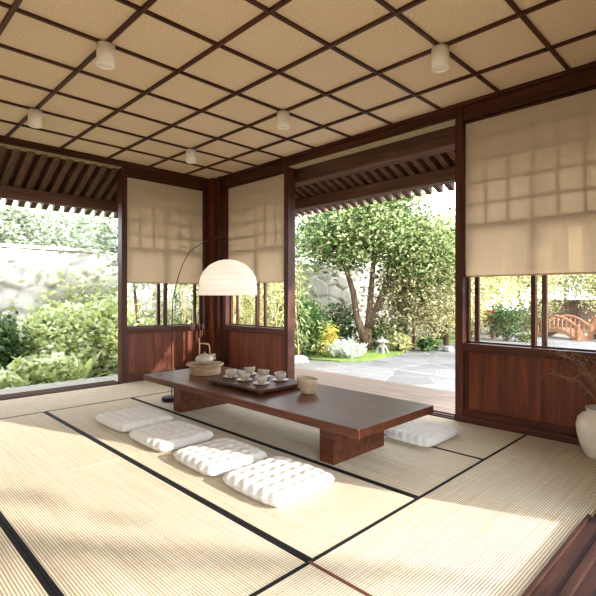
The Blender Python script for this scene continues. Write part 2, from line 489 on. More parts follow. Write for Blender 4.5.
# thresholds with sliding tracks
def threshold(side, u0, u1, n0, n1, z, tracks, nm, lab):
    t = thing(nm, lab, 'threshold', kind='structure')
    mb = wbox(MB(), side, u0, u1, n0, n1, -.1, z - .012)
    tw = W['sill'] if side == 'front' else W['dark' + HAX[side]]
    mb.build('sill_board', tw, t, .003)
    w = (n1 - n0)
    for k in range(tracks + 1):
        a = n0 + w * k / tracks
        wbox(MB(), side, u0, u1, max(n0, a - .018), min(n1, a + .018), z - .02, z).build('track_ridge', tw, t, .003)
threshold('left', .39, 2.63, -.04, .22, .012, 3, 'trim_4', 'dark sliding door track below the left garden opening')
threshold('right', 2.005, 4.234, -.01, .15, .012, 2, 'trim_5', 'dark sliding door track below the wide garden opening')
threshold('front', -.9, 2.71, -.135, .09, .038, 2, 'trim_6', 'polished dark wood threshold at the lower right corner')

# ------------------------------------------------------------------ ceiling
ce = thing('ceiling', 'coffered ceiling of woven tan panels between dark battens', 'ceiling', kind='structure')
MB().box(XW, XR + .12, YN - .1, YL + .12, ZC, ZC + .05).build('woven_panels', M_ceil, ce)
for i in range(-4, 5):
    x = 1.32 + .5604 * i
    MB().box(x - .014, x + .014, YN, YL, ZC - .022, ZC + .002).build('batten', W['darky'], ce, .003)
for j in range(-5, 5):
    y = 3.2154 + .5378 * j
    MB().box(XW, XR, y - .013, y + .013, ZC - .019, ZC + .002).build('batten', W['darkx'], ce, .003)
def downlight(i, j, lab):
    x, y = 1.32 + .5604 * i, 3.2154 + .5378 * j
    t = thing('ceiling_downlight', lab, 'ceiling light', (x, y, ZC - .165), group='cylinder ceiling lights')
    r = .060
    MB().lathe([(.046, .012), (.050, .0), (.056, 0), (r, .004), (r, .145), (.04, .146), (0, .146)], n=40).build('housing', M_white, t, smooth=True)
    MB().lathe([(0, .006), (.02, .007), (.021, .010), (.047, .012), (.047, .02), (0, .02)], n=32).build('diffuser', M_whited, t, smooth=True)
downlight(0, 0, 'white cylinder ceiling light nearest the upper left corner')
downlight(3, -3, 'white cylinder ceiling light at the upper right, largest in view')
downlight(0, 3, 'white cylinder ceiling light at the far left, above the left opening')
downlight(3, 0, 'white cylinder ceiling light near the centre, above the wide opening')
downlight(3, 3, 'white cylinder ceiling light deepest in the room corner')

# ------------------------------------------------------------------ eaves and roof
def eave(side, u0, u1, z0, slope, n0, n1, pn, lab, beam2=None, nm='eave'):
    e = thing(nm, lab, 'roof eave', kind='structure')
    f = mapper(side)
    sp = .143; k = 0; u = u0
    zb = lambda n: z0 - slope * (n - n0)
    mbl = []
    while u < u1:
        v = []
        for dz in (0, .13):
            for (uu, nn) in ((u, n0 - .12), (u + .07, n0 - .12), (u + .07, n1), (u, n1)):
                v.append(f(uu, nn, zb(nn) + dz))
        if side in ('right', 'front'): v = [v[i] for i in (3, 2, 1, 0, 7, 6, 5, 4)]
        MB().hexa(v).build('rafter', W['eave' + ('y' if HAX[side] == 'x' else 'x')], e)
        u += sp
    v = []
    for dz in (.13, .165):
        for (uu, nn) in ((u0 - .1, n0 - .2), (u1 + .1, n0 - .2), (u1 + .1, n1 + .03), (u0 - .1, n1 + .03)):
            v.append(f(uu, nn, zb(nn) + dz))
    if side in ('right', 'front'): v = [v[i] for i in (3, 2, 1, 0, 7, 6, 5, 4)]
    MB().hexa(v).build('soffit_boards', W['eave' + HAX[side]], e)
    zt = zb(pn + .05)
    wbox(MB(), side, u0 - .1, u1 + .1, pn, pn + .12, zt - .135, zt + .01).build('purlin', W['eave' + HAX[side]], e, .005)
    if beam2:
        a, b, c, d = beam2
        wbox(MB(), side, u0, u1, a, b, c, d).build('lintel_beam', W['eave' + HAX[side]], e, .006)
eave('left', -1.3, 5.1, 2.75, .47, .18, 1.08, .68, 'dark rafters of the roof eave above the left garden opening', beam2=(.13, .2, 2.84, 3.05))
eave('right', -.6, 6.9, 2.63, .42, .45, 1.06, .65, 'dark rafters of the roof eave above the wide garden opening', beam2=(.25, .45, 2.635, 3.0))
eave('front', -1.3, 5.1, 2.75, .47, .18, 1.08, .68, 'dark rafters of the roof eave above the camera', beam2=(.13, .2, 2.84, 3.05))
rf = MB()
rf.add([(XW - .3, YN - .5, 3.02), (XR + .5, YN - .5, 3.02), (XR + .5, YL + .5, 3.02), (XW - .3, YL + .5, 3.02), (XW - .3, 3.2, 3.5), (XR + .5, 3.2, 3.5)],
       [(0, 3, 2, 1), (0, 1, 5, 4), (2, 3, 4, 5), (1, 2, 5), (3, 0, 4)])
props(rf.build('roof', M_roof), 'dark grey roof over the tea room', 'roof', kind='structure')

# ------------------------------------------------------------------ table
TX0, TX1, TY0, TY1, TZ = 2.22, 3.115, 1.715, 4.475, .34
tb = thing('low_table', 'long low dark walnut table in the middle of the mats', 'table', ((TX0 + TX1) / 2, (TY0 + TY1) / 2, .0005))
hx, hy = (TX1 - TX0) / 2, (TY1 - TY0) / 2
MB().box(-hx, hx, -hy, hy, TZ - .058, TZ - .0005).build('tabletop', W['table'], tb, .004)
for s in (-1, 1):
    y = s * (hy - .395)
    MB().box(-.295, .295, y - .065, y + .065, 0, TZ - .057).build('leg', W['table'], tb, .004)

# ------------------------------------------------------------------ cushions
def cushion_mesh(wx, wy, k=6, seed=0):
    n = 60; rng = random.Random(seed)
    vs, fs = [], []
    jit = [[rng.uniform(.85, 1.1) for _ in range(k)] for _ in range(k)]
    for L in (0, 1):
        for j in range(n + 1):
            for i in range(n + 1):
                u, v = -1 + 2 * i / n, -1 + 2 * j / n
                e = math.sqrt(max(0, 1 - abs(u) ** 9)) * math.sqrt(max(0, 1 - abs(v) ** 9))
                cu, cv = (u + 1) / 2 * k, (v + 1) / 2 * k
                q = (abs(math.sin(PI * cu)) ** .7) * (abs(math.sin(PI * cv)) ** .7)
                q = .5 * q + .5 * min(1, math.hypot(((cu + .5) % 1) - .5, ((cv + .5) % 1) - .5) * 2.2) ** .6
                q *= jit[min(k - 1, int(cv))][min(k - 1, int(cu))]
                z = .038 + e * (.026 + .017 * q) if L else .038 - .038 * min(1, e * 1.3)
                r = 1 - .05 * (1 - e) * 0
                su = u * math.sqrt(1 - .13 * v ** 4); sv = v * math.sqrt(1 - .13 * u ** 4)
                edge = 1 + .012 * math.sin(cu * PI * 2) * (abs(v) > .9) + .012 * math.sin(cv * PI * 2) * (abs(u) > .9)
                vs.append((su * wx / 2 * edge, sv * wy / 2 * edge, z))
    o = (n + 1) ** 2
    for L in (0, 1):
        for j in range(n):
            for i in range(n):
                a = L * o + j * (n + 1) + i
                q = (a, a + 1, a + n + 2, a + n + 1)
                fs.append(q if L else q[::-1])
    ring = [i for i in range(n + 1)] + [j * (n + 1) + n for j in range(1, n + 1)] + [n * (n + 1) + i for i in range(n - 1, -1, -1)] + [j * (n + 1) for j in range(n - 1, 0, -1)]
    for a, b in zip(ring, ring[1:] + ring[:1]):
        fs.append((a, b, b + o, a + o))
    return vs, fs
for s, (x, y, wx, wy, rz, lab) in enumerate((
    (1.895, 2.075, .51, .53, .01, 'white tufted floor cushion nearest the camera, fully in the sun'),
    (1.885, 2.665, .49, .51, -.02, 'white tufted floor cushion second from the camera in the row'),
    (1.885, 3.330, .49, .55, .02, 'white tufted floor cushion third from the camera in the row'),
    (1.900, 4.010, .51, .58, .03, 'white tufted floor cushion at the far left end of the row'),
    (3.365, 1.960, .52, .42, .0, 'white floor cushion alone behind the table, by the wide opening'))):
    vs, fs = cushion_mesh(wx, wy, 6, s)
    o = MB().add(vs, fs).build('floor_cushion', M_cotton, None, smooth=True)
    o.location = (x, y, .0025); o.rotation_euler = (0, 0, rz)
    props(o, lab, 'cushion', 'white tufted floor cushions')

# ------------------------------------------------------------------ things on the table
dc = (2.69, 4.06)
dr = thing('round_stand', 'round pale wooden stand under the teapot on the table', 'stand', (dc[0], dc[1], TZ))
MB().lathe([(0, 0), (.148, 0), (.155, .006), (.160, .075), (.162, .085), (0, .085)], n=56).build('drum', W['drum'], dr, smooth=False)
MB().lathe([(0, .083), (.16, .083), (.186, .090), (.190, .102), (.186, .108), (.165, .104), (.155, .100), (0, .100)], n=56).build('rim_top', W['drum'], dr, smooth=True)
kz = TZ + .1005
kt = thing('teapot', 'small beige ceramic teapot with a tall cane handle', 'teapot', (2.68, 4.06, kz), -.75); kt.scale = (.86, .86, .98)
MB().lathe([(0, 0), (.06, 0), (.072, .006), (.098, .030), (.106, .050), (.100, .070), (.078, .086), (.050, .095), (.046, .097), (0, .097)], n=48).build('body', M_ceramic, kt, smooth=True)
ld = MB().lathe([(0, .095), (.046, .096), (.047, .101), (.035, .107), (.012, .110), (0, .110)], n=32).build('lid', M_ceramic, kt, smooth=True)
MB().lathe([(0, .109), (.007, .110), (.006, .116), (.011, .122), (.008, .128), (0, .130)], n=20).build('knob', M_ceramic, ld, smooth=True)
MB().tube([(.040, .073, .045), (.052, .095, .058), (.060, .110, .073), (.065, .119, .088)], [.022, .017, .013, .010], 14).build('spout', M_ceramic, kt, smooth=True)
hd = [(-.056, 0, .088), (-.060, 0, .120), (-.058, 0, .205), (-.050, 0, .218), (.045, 0, .208), (.056, 0, .198), (.064, 0, .150), (.060, 0, .088)]
MB().tube(hd, .0065, 10).tube([(-.059, 0, .12), (-.064, 0, .275)], .006, 8).build('handle', M_bamboo, kt, smooth=True)
for s in (-1, 1):
    MB().lathe([(0, .074), (.011, .076), (.013, .086), (.009, .098), (0, .1)], (s * .058, 0), 16).build('handle_lug', M_ceramic, kt, smooth=True)

tx0, tx1, ty0, ty1, tz = 2.40, 2.915, 2.835, 3.66, .388
tr = thing('serving_tray', 'long dark wooden serving tray on short feet in the table middle', 'tray', ((tx0 + tx1) / 2, (ty0 + ty1) / 2, TZ))
a, b = (tx1 - tx0) / 2, (ty1 - ty0) / 2
MB().box(-a, a, -b, b, .026, tz - TZ).build('board', W['tray'], tr, .003)
for sx in (-1, 1):
    for sy in (-1, 1):
        MB().box(sx * (a - .06) - .02, sx * (a - .06) + .02, sy * (b - .09) - .03, sy * (b - .09) + .03, 0, .0265).build('foot', W['tray'], tr, .002)
def wob_cup(ph, amp):
    def w(r, z, a):
        k = max(0, z / .065)
        return r * (1 + amp * math.sin(2 * a + ph) * k + .02 * math.sin(5 * a + ph * 2)), z * (1 + .10 * k * math.sin(a + ph))
    return w
rows = [(2.585, 'front row'), (2.805, 'back row')]
ends = [(3.49, 'end nearest the teapot'), (3.265, 'middle place'), (3.035, 'end nearest the bowl')]
cups = 0
for (x, rl), in zip(rows):
    for (y, el) in ends:
        jx, jy = random.uniform(-.01, .01), random.uniform(-.012, .012)
        sa = MB().lathe([(0, .002), (.034, .0), (.040, .001), (.066, .009), (.071, .013), (.066, .0135), (.040, .007), (0, .006)], n=40).build('saucer', M_saucer, None, smooth=True)
        sa.location = (x + jx, y + jy, tz)
        props(sa, 'pale round saucer on the tray, %s, %s' % (rl, el), 'saucer', 'saucers on the tray')
        cu = thing('teacup', 'beige stoneware teacup on a saucer, %s, %s' % (rl, el), 'cup', (x + jx, y + jy, tz + .0065), random.uniform(0, 6), 'teacups on the tray')
        wb = wob_cup(cups * 1.3, .05)
        MB().lathe([(0, .004), (.02, .004), (.021, 0), (.026, 0), (.028, .006), (.043, .020), (.050, .040), (.052, .064), (.0505, .066), (.048, .064), (.046, .040), (.036, .016), (0, .010)], n=40, wob=wb).build('bowl', M_ceramic, cu, smooth=True)
        MB().lathe([(0, .045), (.0455, .045), (.0455, .046), (0, .046)], n=24).build('tea', simple('green_tea', '#6a5a2a', .1, .5) if cups == 0 else bpy.data.materials['green_tea'], cu)
        cups += 1
def wob_bowl(r, z, a):
    k = max(0, z / .13) ** 2
    return r * (1 + .05 * k * math.sin(2 * a + .8) + .02 * math.sin(3 * a)), z * (1 + .12 * k * math.sin(a - .9))
bo = MB().lathe([(0, .006), (.04, .006), (.042, 0), (.05, 0), (.053, .008), (.074, .045), (.088, .088), (.092, .125), (.089, .128), (.085, .122), (.078, .085), (.06, .04), (0, .018)], n=48, wob=wob_bowl).build('tea_bowl', M_bowl, None, smooth=True)
bo.location = (2.765, 2.665, TZ); props(bo, 'sand coloured stoneware bowl with a slanted lip at the tray end', 'bowl')

# ------------------------------------------------------------------ arc lamp
lp = thing('arc_floor_lamp', 'black arc floor lamp with a white paper dome shade over the table', 'lamp', (2.555, 4.555, .0025))
LX, LY = 2.555, 4.555
MB().lathe([(0, 0), (.072, 0), (.076, .004), (.076, .040), (.072, .045), (0, .046)], n=40).build('base', M_iron, lp, smooth=False)
arc = [(0, .04), (0, .5), (.002, .85), (.02, 1.08), (.06, 1.20), (.12, 1.34), (.20, 1.475), (.33, 1.60), (.46, 1.655), (.60, 1.69), (.78, 1.715), (.95, 1.72)]
px, py = 2.60 - LX, 4.575 - LY
pts = [(px + .075 * s, py - s * .985, z) for s, z in arc]
MB().tube(pts, [.0055] * 3 + [.005] * 3 + [.004] * 6, 10).build('arc_pole', M_iron, lp, smooth=True)
ex, ey = pts[-1][0], pts[-1][1]
MB().tube([(ex, ey, 1.722), (ex, ey, 1.485)], .002, 6).build('cord', M_iron, lp)
R = .275; zs = 1.145
outer = []
for k in range(19):
    t = k / 18
    if t < .22: r, z = R - .004 * (t / .22) ** 2, .10 * t / .22
    else:
        a = (t - .22) / .78 * PI / 2
        r, z = (R - .004) * math.cos(a), .10 + .245 * math.sin(a)
    outer.append((max(r, .012), z))
ribs = []
for i in range(len(outer) - 1):
    (r0, z0), (r1, z1) = outer[i], outer[i + 1]
    for q in range(4):
        t = q / 4
        ribs.append((r0 + (r1 - r0) * t, z0 + (z1 - z0) * t))
ribs.append(outer[-1])
def wob_shade(r, z, a):
    ph = z * 2 * PI / .052 + .9 * math.sin(a) + .35 * math.sin(2 * a + 1) * (1 + z * 4)
    d = .005 * abs(math.sin(ph / 2)) ** .5
    return r + d * min(1, r / .1), z
inner = [(max(r - .003, .010), z) for r, z in reversed(ribs)]
sh = MB().lathe(ribs + inner + [ribs[0]], n=72, wob=wob_shade).build('shade', M_paper, lp, smooth=True)
sh.location = (ex, ey, zs)
m, nt, out = new_mat('warm_bulb'); em = N(nt, 'ShaderNodeEmission'); em.inputs[0].default_value = (1, .95, .89, 1); em.inputs[1].default_value = 30
nt.links.new(em.outputs[0], out.inputs[0])
MB().lathe([(0, 0), (.02, .006), (.03, .03), (.022, .055), (.012, .08), (0, .09)], n=20).build('bulb', m, sh, smooth=True).location = (0, 0, .15)
MB().tube([(0, 0, .24), (0, 0, .345)], .012, 10).build('socket', M_iron, sh)

# ------------------------------------------------------------------ vase, branches, outlet
VX, VY = 3.862, .80
va = MB().lathe([(0, .004), (.09, .004), (.095, 0), (.112, 0), (.118, .006), (.150, .075), (.172, .155), (.176, .215), (.165, .265), (.135, .297), (.108, .311), (.104, .322), (.116, .336), (.118, .342), (.110, .343), (.098, .325), (.1, .309), (.13, .287), (.16, .25), (.166, .2), (.14, .09), (.10, .02), (0, .014)], n=56).build('floor_vase', M_vase, None, smooth=True)
va.location = (VX, VY, .0025); props(va, 'large cream ceramic floor vase against the right wall', 'vase')
rng = random.Random(11)
for k in range(9):
    a = rng.uniform(1.3, 3.4); ln = rng.uniform(.25, .5)
    p0 = Vector((-.05 * math.cos(a), -.05 * math.sin(a), 0)); dirv = Vector((math.cos(a), math.sin(a), 0))
    pts = [p0]; hgt = rng.uniform(.60, .86)
    for s in range(1, 9):
        t = s / 8
        pts.append(p0 + dirv * (.02 + ln * max(0, t - .3) ** 1.3 * 1.4) + Vector((rng.uniform(-.01, .01), rng.uniform(-.01, .01), hgt * (t ** .85) - .16 * max(0, t - .75) * 3)))
    mb = MB().tube(pts, [.003 - .0003 * s for s in range(9)], 6)
    for s in range(5, 9):
        for q in range(3):
            d = Vector((rng.uniform(-1, 1), rng.uniform(-1, 1), rng.uniform(-.6, .8))).normalized() * rng.uniform(.05, .12)
            mb.tube([pts[s], pts[s] + d * .5 + Vector((0, 0, .01)), pts[s] + d], [.0014, .0011, .0006], 4)
    br_o = mb.build('dried_branch', M_twig); br_o.location = (VX, VY, .02)
    props(br_o, 'thin dry branch arching out of the cream floor vase', 'branch', 'dry branches in the vase')
ot = thing('wall_outlet', 'small white socket plate low on the corner pillar', 'outlet', (4.005, 5.795, .19))
MB().box(-.042, .042, -.008, .005, 0, .088).build('plate', M_outlet, ot, .003)
for s in (-1, 1):
    MB().lathe([(0, 0), (.006, 0), (.006, .003), (0, .003)], n=12).build('socket_hole', M_iron, ot).matrix_local = Matrix.Translation((s * .008, -.008, .04)) @ Matrix.Rotation(PI / 2, 4, 'X')

# ------------------------------------------------------------------ veranda and ground
dk = thing('veranda_deck', 'pale wooden veranda boards outside the wide opening', 'deck', kind='structure')
mb = MB()
for k in range(7):
    x = 4.21 + k * .172
    mb.box(x, x + .168, -1.2, 7.0, -.085, -.045)
mb.build('boards', W['deck'], dk, .003)
MB().box(4.3, 5.35, -1.1, 6.95, GZ, -.085).build('underframe', W['eavey'], dk)
nd = thing('veranda_porch', 'wooden porch boards below the camera', 'deck', kind='structure')
mb = MB()
for k in range(12):
    y = .40 - k * .172
    mb.box(-1.6, 4.2, y - .168, y, -.085, -.045)
mb.build('boards', W['deck'], nd, .003)
MB().box(-1.5, 4.1, -1.55, .35, GZ, -.085).build('underframe', W['eavex'], nd)
fo = MB().box(XW - .1, XR + .15, .42, YL + .05, GZ, -.145).build('foundation', M_stone); props(fo, 'stone base below the tea room', 'foundation', kind='structure')
sl = thing('stone_step', 'strip of grey stone slabs outside the left opening', 'step', kind='structure')
mb = MB()
for k in range(7):
    x = -1.2 + k * .82
    mb.box(x, x + .815, YL + .235, YL + .98, GZ, -.055)
mb.build('slabs', M_stone, sl, .004)
gd = MB().box(-25, 45, -30, 45, GZ - .3, GZ).build('ground', M_soil); props(gd, 'garden soil between the plants', 'ground', kind='structure')

def poly_slab(name, pts, z0, z1, mat, lab, cat, **kw):
    n = len(pts); v = [(x, y, z0) for x, y in pts] + [(x, y, z1) for x, y in pts]
    f = [tuple(range(n))[::-1], tuple(range(n, 2 * n))] + [(i, (i + 1) % n, n + (i + 1) % n, n + i) for i in range(n)]
    return props(MB().add(v, f).build(name, mat), lab, cat, **kw)
def flag_mat():
    m, nt, out = new_mat('flagstone')
    b = principled(nt, out, rough=.75, spec=.35)
    v = coords(nt, (1, 1, 1))
    wv = N(nt, 'ShaderNodeTexVoronoi', feature='DISTANCE_TO_EDGE'); wv.inputs['Scale'].default_value = 1.35; wv.inputs['Randomness'].default_value = 1
    cv = N(nt, 'ShaderNodeTexVoronoi', feature='F1'); cv.inputs['Scale'].default_value = 1.35
    nt.links.new(v, wv.inputs['Vector']); nt.links.new(v, cv.inputs['Vector'])
    sp = N(nt, 'ShaderNodeSeparateColor'); nt.links.new(cv.outputs['Color'], sp.inputs[0])
    st = ramp(nt, sp.outputs[0], [(0, hexc('#5f5d5a')), (.5, hexc('#6a6864')), (1, hexc('#75726d'))])
    nz = noise(nt, v, 9, 6, .6)
    mx = N(nt, 'ShaderNodeMix', data_type='RGBA', blend_type='MULTIPLY'); mx.inputs['Factor'].default_value = .5
    nt.links.new(st, mx.inputs['A']); nt.links.new(ramp(nt, nz, [(.3, (.7, .7, .7, 1)), (.7, (1, 1, 1, 1))]), mx.inputs['B'])
    j = ramp(nt, wv.outputs['Distance'], [(.008, (0, 0, 0, 1)), (.022, (1, 1, 1, 1))])
    m2 = N(nt, 'ShaderNodeMix', data_type='RGBA'); nt.links.new(j, m2.inputs['Factor'])
    m2.inputs['A'].default_value = hexc('#827e76'); nt.links.new(mx.outputs['Result'], m2.inputs['B'])
    nt.links.new(m2.outputs['Result'], b.inputs['Base Color'])
    bump(nt, b, j, .4, .02)
    return m
M_flag = flag_mat()
pv = [at(240, 362), at(285, 357.5), at(310, 361), at(340, 363), at(368, 362), at(398, 356), at(414, 350), at(432, 345), at(456, 343), at(476, 334), at(505, 331), at(550, 333)]
pv += [away(560, 17), away(640, 18), (14, -3), (5.42, -3), (5.42, 6.9)]
poly_slab('flagstone_path', pv, GZ, GZ + .02, M_flag, 'pale crazy paved stone path through the garden', 'path', kind='structure')

# garden wall: big rubble stones, real relief
def stone_wall():
    rng = np.random.default_rng(5)
    x0, x1, z0, z1 = -6, 15, GZ, 2.0
    nx, nz = 520, 60
    X = np.linspace(x0, x1, nx); Z = np.linspace(z0, z1, nz)
    gx, gz = np.meshgrid(X, Z)
    sx = rng.uniform(x0, x1, 330); sz = rng.uniform(z0 - .1, z1 + .1, 330)
    d = np.sqrt((gx[..., None] - sx) ** 2 + ((gz[..., None] - sz) * 1.25) ** 2)
    ds = np.sort(d, axis=-1)[..., :2]
    edge = np.clip((ds[..., 1] - ds[..., 0]) / .09, 0, 1)
    idx = d.argmin(-1); off = rng.uniform(-.03, .03, 330)[idx]
    y = 9.5 - .07 * edge ** .5 - off * edge
    front = np.stack([gx, y, gz], -1).reshape(-1, 3)
    a = (np.arange(nz - 1)[:, None] * nx + np.arange(nx - 1)[None, :]).ravel()
    f = np.stack([a, a + 1, a + nx + 1, a + nx], 1)
    return np_mesh('garden_wall', front, f, M_wallstone, None, True)
M_wallstone = simple('pale_rubble_stone', '#b4aea4', .9, .2, .26, 2.6, .8, 16)
gw = stone_wall()
MB().box(-6, 15, 9.49, 9.9, GZ, 2.0).box(-6, 15, 9.40, 9.95, 2.0, 2.06).build('wall_core', M_wallstone, gw)
props(gw, 'tall pale rubble stone wall at the back of the garden', 'wall', kind='structure')

# ------------------------------------------------------------------ foliage
def leaves(pts, size, rng, up=.35, wide=.5, fold=.12, dirs=None, jitter=.35):
    n = len(pts)
    L = size * rng.uniform(1 - jitter, 1 + jitter, n)[:, None]
    if dirs is None:
        d = rng.normal(size=(n, 3)); d[:, 2] *= .6
    else:
        d = dirs + rng.normal(size=(n, 3)) * .25
    d /= np.linalg.norm(d, axis=1)[:, None] + 1e-9
    nrm = rng.normal(size=(n, 3)); nrm[:, 2] = np.abs(nrm[:, 2]) + up
    s = np.cross(d, nrm); s /= np.linalg.norm(s, axis=1)[:, None] + 1e-9
    nn = np.cross(s, d)
    w = L * wide * .5
    mid = pts + d * L * .45 + nn * L * fold
    v = np.stack([pts, mid + s * w - nn * L * fold * .6, pts + d * L - nn * L * fold, mid - s * w - nn * L * fold * .6, mid], 1)
    b = np.arange(n)[:, None] * 5
    f = np.concatenate([b + np.array([0, 1, 4]), b + np.array([1, 2, 4]), b + np.array([2, 3, 4]), b + np.array([3, 0, 4])], 0)
    return v.reshape(-1, 3), f

def clumps(rng, c, rad, ncl, per, spread, shell=.55):
    c = np.array(c, float); rad = np.array(rad, float)
    u = rng.normal(size=(ncl, 3)); u /= np.linalg.norm(u, axis=1)[:, None]
    r = rng.uniform(shell, 1, ncl)[:, None]
    cen = c + u * r * rad
    p = (cen[:, None, :] + rng.normal(size=(ncl, per, 3)) * spread).reshape(-1, 3)
    return cen, p

def bush(name, lab, cat, x, y, w, d, h, n, size, mat, seed, wide=.5, z=GZ, group=None, flowers=None, up=.35, ncl=None):
    rng = np.random.default_rng(seed)
    t = thing(name, lab, cat, (x, y, z), group=group)
    ncl = ncl or max(12, n // 26)
    cen, p = clumps(rng, (0, 0, h * .5), (w / 2 * .82, d / 2 * .82, h * .44), ncl, max(1, n // ncl), min(w, h) * .10, .45)
    p = p[p[:, 2] > .03]
    p[:, 2] = np.minimum(p[:, 2], h)
    v, f = leaves(p, size, rng, up, wide); v[:, 2] = np.maximum(v[:, 2], .005)
    np_mesh('foliage', v, f, mat, t)
    mb = MB()
    for k in range(7):
        q = cen[k % len(cen)]
        mb.tube([(q[0] * .1, q[1] * .1, 0), (q[0] * .4, q[1] * .4, q[2] * .5), tuple(q)], [.015, .01, .005], 5)
    mb.build('stems', W['bark'], t)
    if flowers:
        fm, fn, fs = flowers
        u = rng.normal(size=(fn, 3)); u[:, 2] = np.abs(u[:, 2]); u /= np.linalg.norm(u, axis=1)[:, None]
        q = u * np.array([w / 2, d / 2, h * .5]) * .95 + np.array([0, 0, h * .48])
        v, f = leaves(q, fs, rng, 1.2, .9)
        np_mesh('blossoms', v, f, fm, t)
    return t

def tree(name, lab, x, y, trunk, crowns, n, size, mat, seed, r0=.10, wide=.5, ncl=None, group=None, z=GZ, spread=.2, shell=.35):
    """trunk: list of stems (lists of points); crowns: ellipsoids (c, rad)"""
    rng = np.random.default_rng(seed)
    t = thing(name, lab, 'tree', (x, y, z), group=group)
    tot = sum(r[0] * r[1] * r[2] for _, r in crowns) ; allp = []; allc = []
    for c, r in crowns:
        k = int(n * (r[0] * r[1] * r[2]) / tot); nc = max(8, k // 34)
        cen, p = clumps(rng, c, r, nc, 34, spread, shell); allp.append(p); allc.append(cen)
    p = np.concatenate(allp); cen = np.concatenate(allc)
    p = p[p[:, 2] > .2]
    v, f = leaves(p, size, rng, .4, wide)
    np_mesh('foliage', v, f, mat, t)
    mb = MB(); tips = []
    for st in trunk:
        m = len(st); mb.tube(st, [r0 * (1 - .62 * i / (m - 1)) for i in range(m)], 9)
        tips += [Vector(q) for q in st[m // 2:]]
    mb.build('trunk', W['bark'], t, smooth=True)
    mb = MB()
    for q in cen[::max(1, len(cen) // 60)]:
        q = Vector(q); b = min(tips, key=lambda s: (s - q).length)
        mid = (b + q) / 2 + Vector(rng.normal(size=3) * .08)
        mb.tube([b, mid, q], [r0 * .28, r0 * .18, r0 * .07], 5)
    mb.build('branches', W['bark'], t, smooth=True)
    return t

def rosette(name, lab, cat, x, y, n, ln, wd, mat, seed, z=GZ, tilt=(.3, 1.2), group=None, droop=.5, curl=6):
    """broad strap or heart leaves springing from one point"""
    rng = random.Random(seed)
    t = thing(name, lab, cat, (x, y, z), group=group)
    vs, fs = [], []
    for k in range(n):
        a = k * 2.399 + rng.uniform(-.2, .2); el = rng.uniform(*tilt); L = ln * rng.uniform(.7, 1.1)
        d = Vector((math.cos(a), math.sin(a), 0)); s = Vector((-math.sin(a), math.cos(a), 0))
        b = len(vs); p = Vector((0, 0, .0)) ; e = el
        for i in range(curl + 1):
            tt = i / curl
            w = wd * math.sin(PI * min(.98, .12 + tt * .86)) ** .8 * .5 + .002
            vs += [tuple(p + s * w + Vector((0, 0, w * .35))), tuple(p), tuple(p - s * w + Vector((0, 0, w * .35)))]
            e -= droop / curl * (.4 + tt)
            p = p + (d * math.cos(e) + Vector((0, 0, math.sin(e)))) * (L / curl)
            if p.z < .01: p.z = .01
        for i in range(curl):
            q = b + i * 3
            fs += [(q, q + 1, q + 4, q + 3), (q + 1, q + 2, q + 5, q + 4)]
    MB().add(vs, fs).build('leaves', mat, t, smooth=True)
    MB().tube([(0, 0, 0), (0, 0, .05)], [.02, .012], 6).build('crown_stem', W['bark'], t)
    return t

def bamboo(lab, x, y, n, h, mat, seed, rad=.5, size=.16, z=GZ, nleaf=1500, group='bamboo clumps'):
    rng = np.random.default_rng(seed)
    t = thing('bamboo', lab, 'bamboo', (x, y, z), group=group)
    pts = []; mb = MB()
    for k in range(n):
        a, r = rng.uniform(0, 2 * PI), rad * math.sqrt(rng.uniform(0, 1))
        bx, by = r * math.cos(a), r * math.sin(a); hh = h * rng.uniform(.8, 1.1); lx, ly = rng.normal(size=2) * .12 * h
        path = [(bx + lx * s * s, by + ly * s * s, hh * s) for s in np.linspace(0, 1, 7)]
        mb.tube(path, [.018 * (1 - .6 * s) for s in np.linspace(0, 1, 7)], 6)
        m = nleaf // n; s = rng.uniform(.18, 1, m)
        q = np.stack([bx + lx * s * s, by + ly * s * s, hh * s], 1) + rng.normal(size=(m, 3)) * np.array([.2, .2, .09])
        pts.append(q)
    p = np.concatenate(pts)
    d = rng.normal(size=p.shape); d[:, 2] = -.5 - np.abs(d[:, 2]) * .4
    v, f = leaves(p, size, rng, .3, .17, .05, d); v[:, 2] = np.maximum(v[:, 2], .01)
    np_mesh('foliage', v, f, mat, t)
    mb.build('culms', M_bamboo, t, smooth=True)
    return t

def rock(lab, x, y, w, d, h, seed, z=GZ, mat=None, group='garden boulders'):
    rng = random.Random(seed)
    import bmesh
    bm = bmesh.new(); bmesh.ops.create_icosphere(bm, subdivisions=4, radius=1)
    from mathutils import noise as mn
    off = Vector((seed * 3.1, seed * 1.7, 0))
    for v in bm.verts:
        k = 1 + .28 * mn.noise(v.co * 1.3 + off) + .10 * mn.noise(v.co * 3.5 + off)
        v.co = Vector((v.co.x * k * w / 2, v.co.y * k * d / 2, max(-.35, v.co.z * k) * h * .74 + h * .25))
    zmin = min(v.co.z for v in bm.verts)
    for v in bm.verts: v.co.z -= zmin
    me = bpy.data.meshes.new('boulder'); bm.to_mesh(me); bm.free()
    o = bpy.data.objects.new('boulder', me); COL.objects.link(o); me.materials.append(mat or M_rock)
    me.polygons.foreach_set('use_smooth', [True] * len(me.polygons))
    o.location = (x, y, z); props(o, lab, 'boulder', group)
    return o

# moss beds
def moss(pts, lab):
    return poly_slab('moss_bed', pts, GZ, GZ + .035, M_moss, lab, 'moss', kind='stuff')
moss([at(296, 357), at(312, 360.5), at(340, 362.5), at(368, 361.5), at(397, 355.5), at(410, 350), at(400, 346), at(360, 347), at(310, 350)], 'moss bed around the tree and the stone lantern')
moss([at(428, 343), at(456, 341.5), at(470, 336), at(480, 331), at(458, 331), at(432, 336)], 'strip of lawn beyond the path, left of the right wall panel')

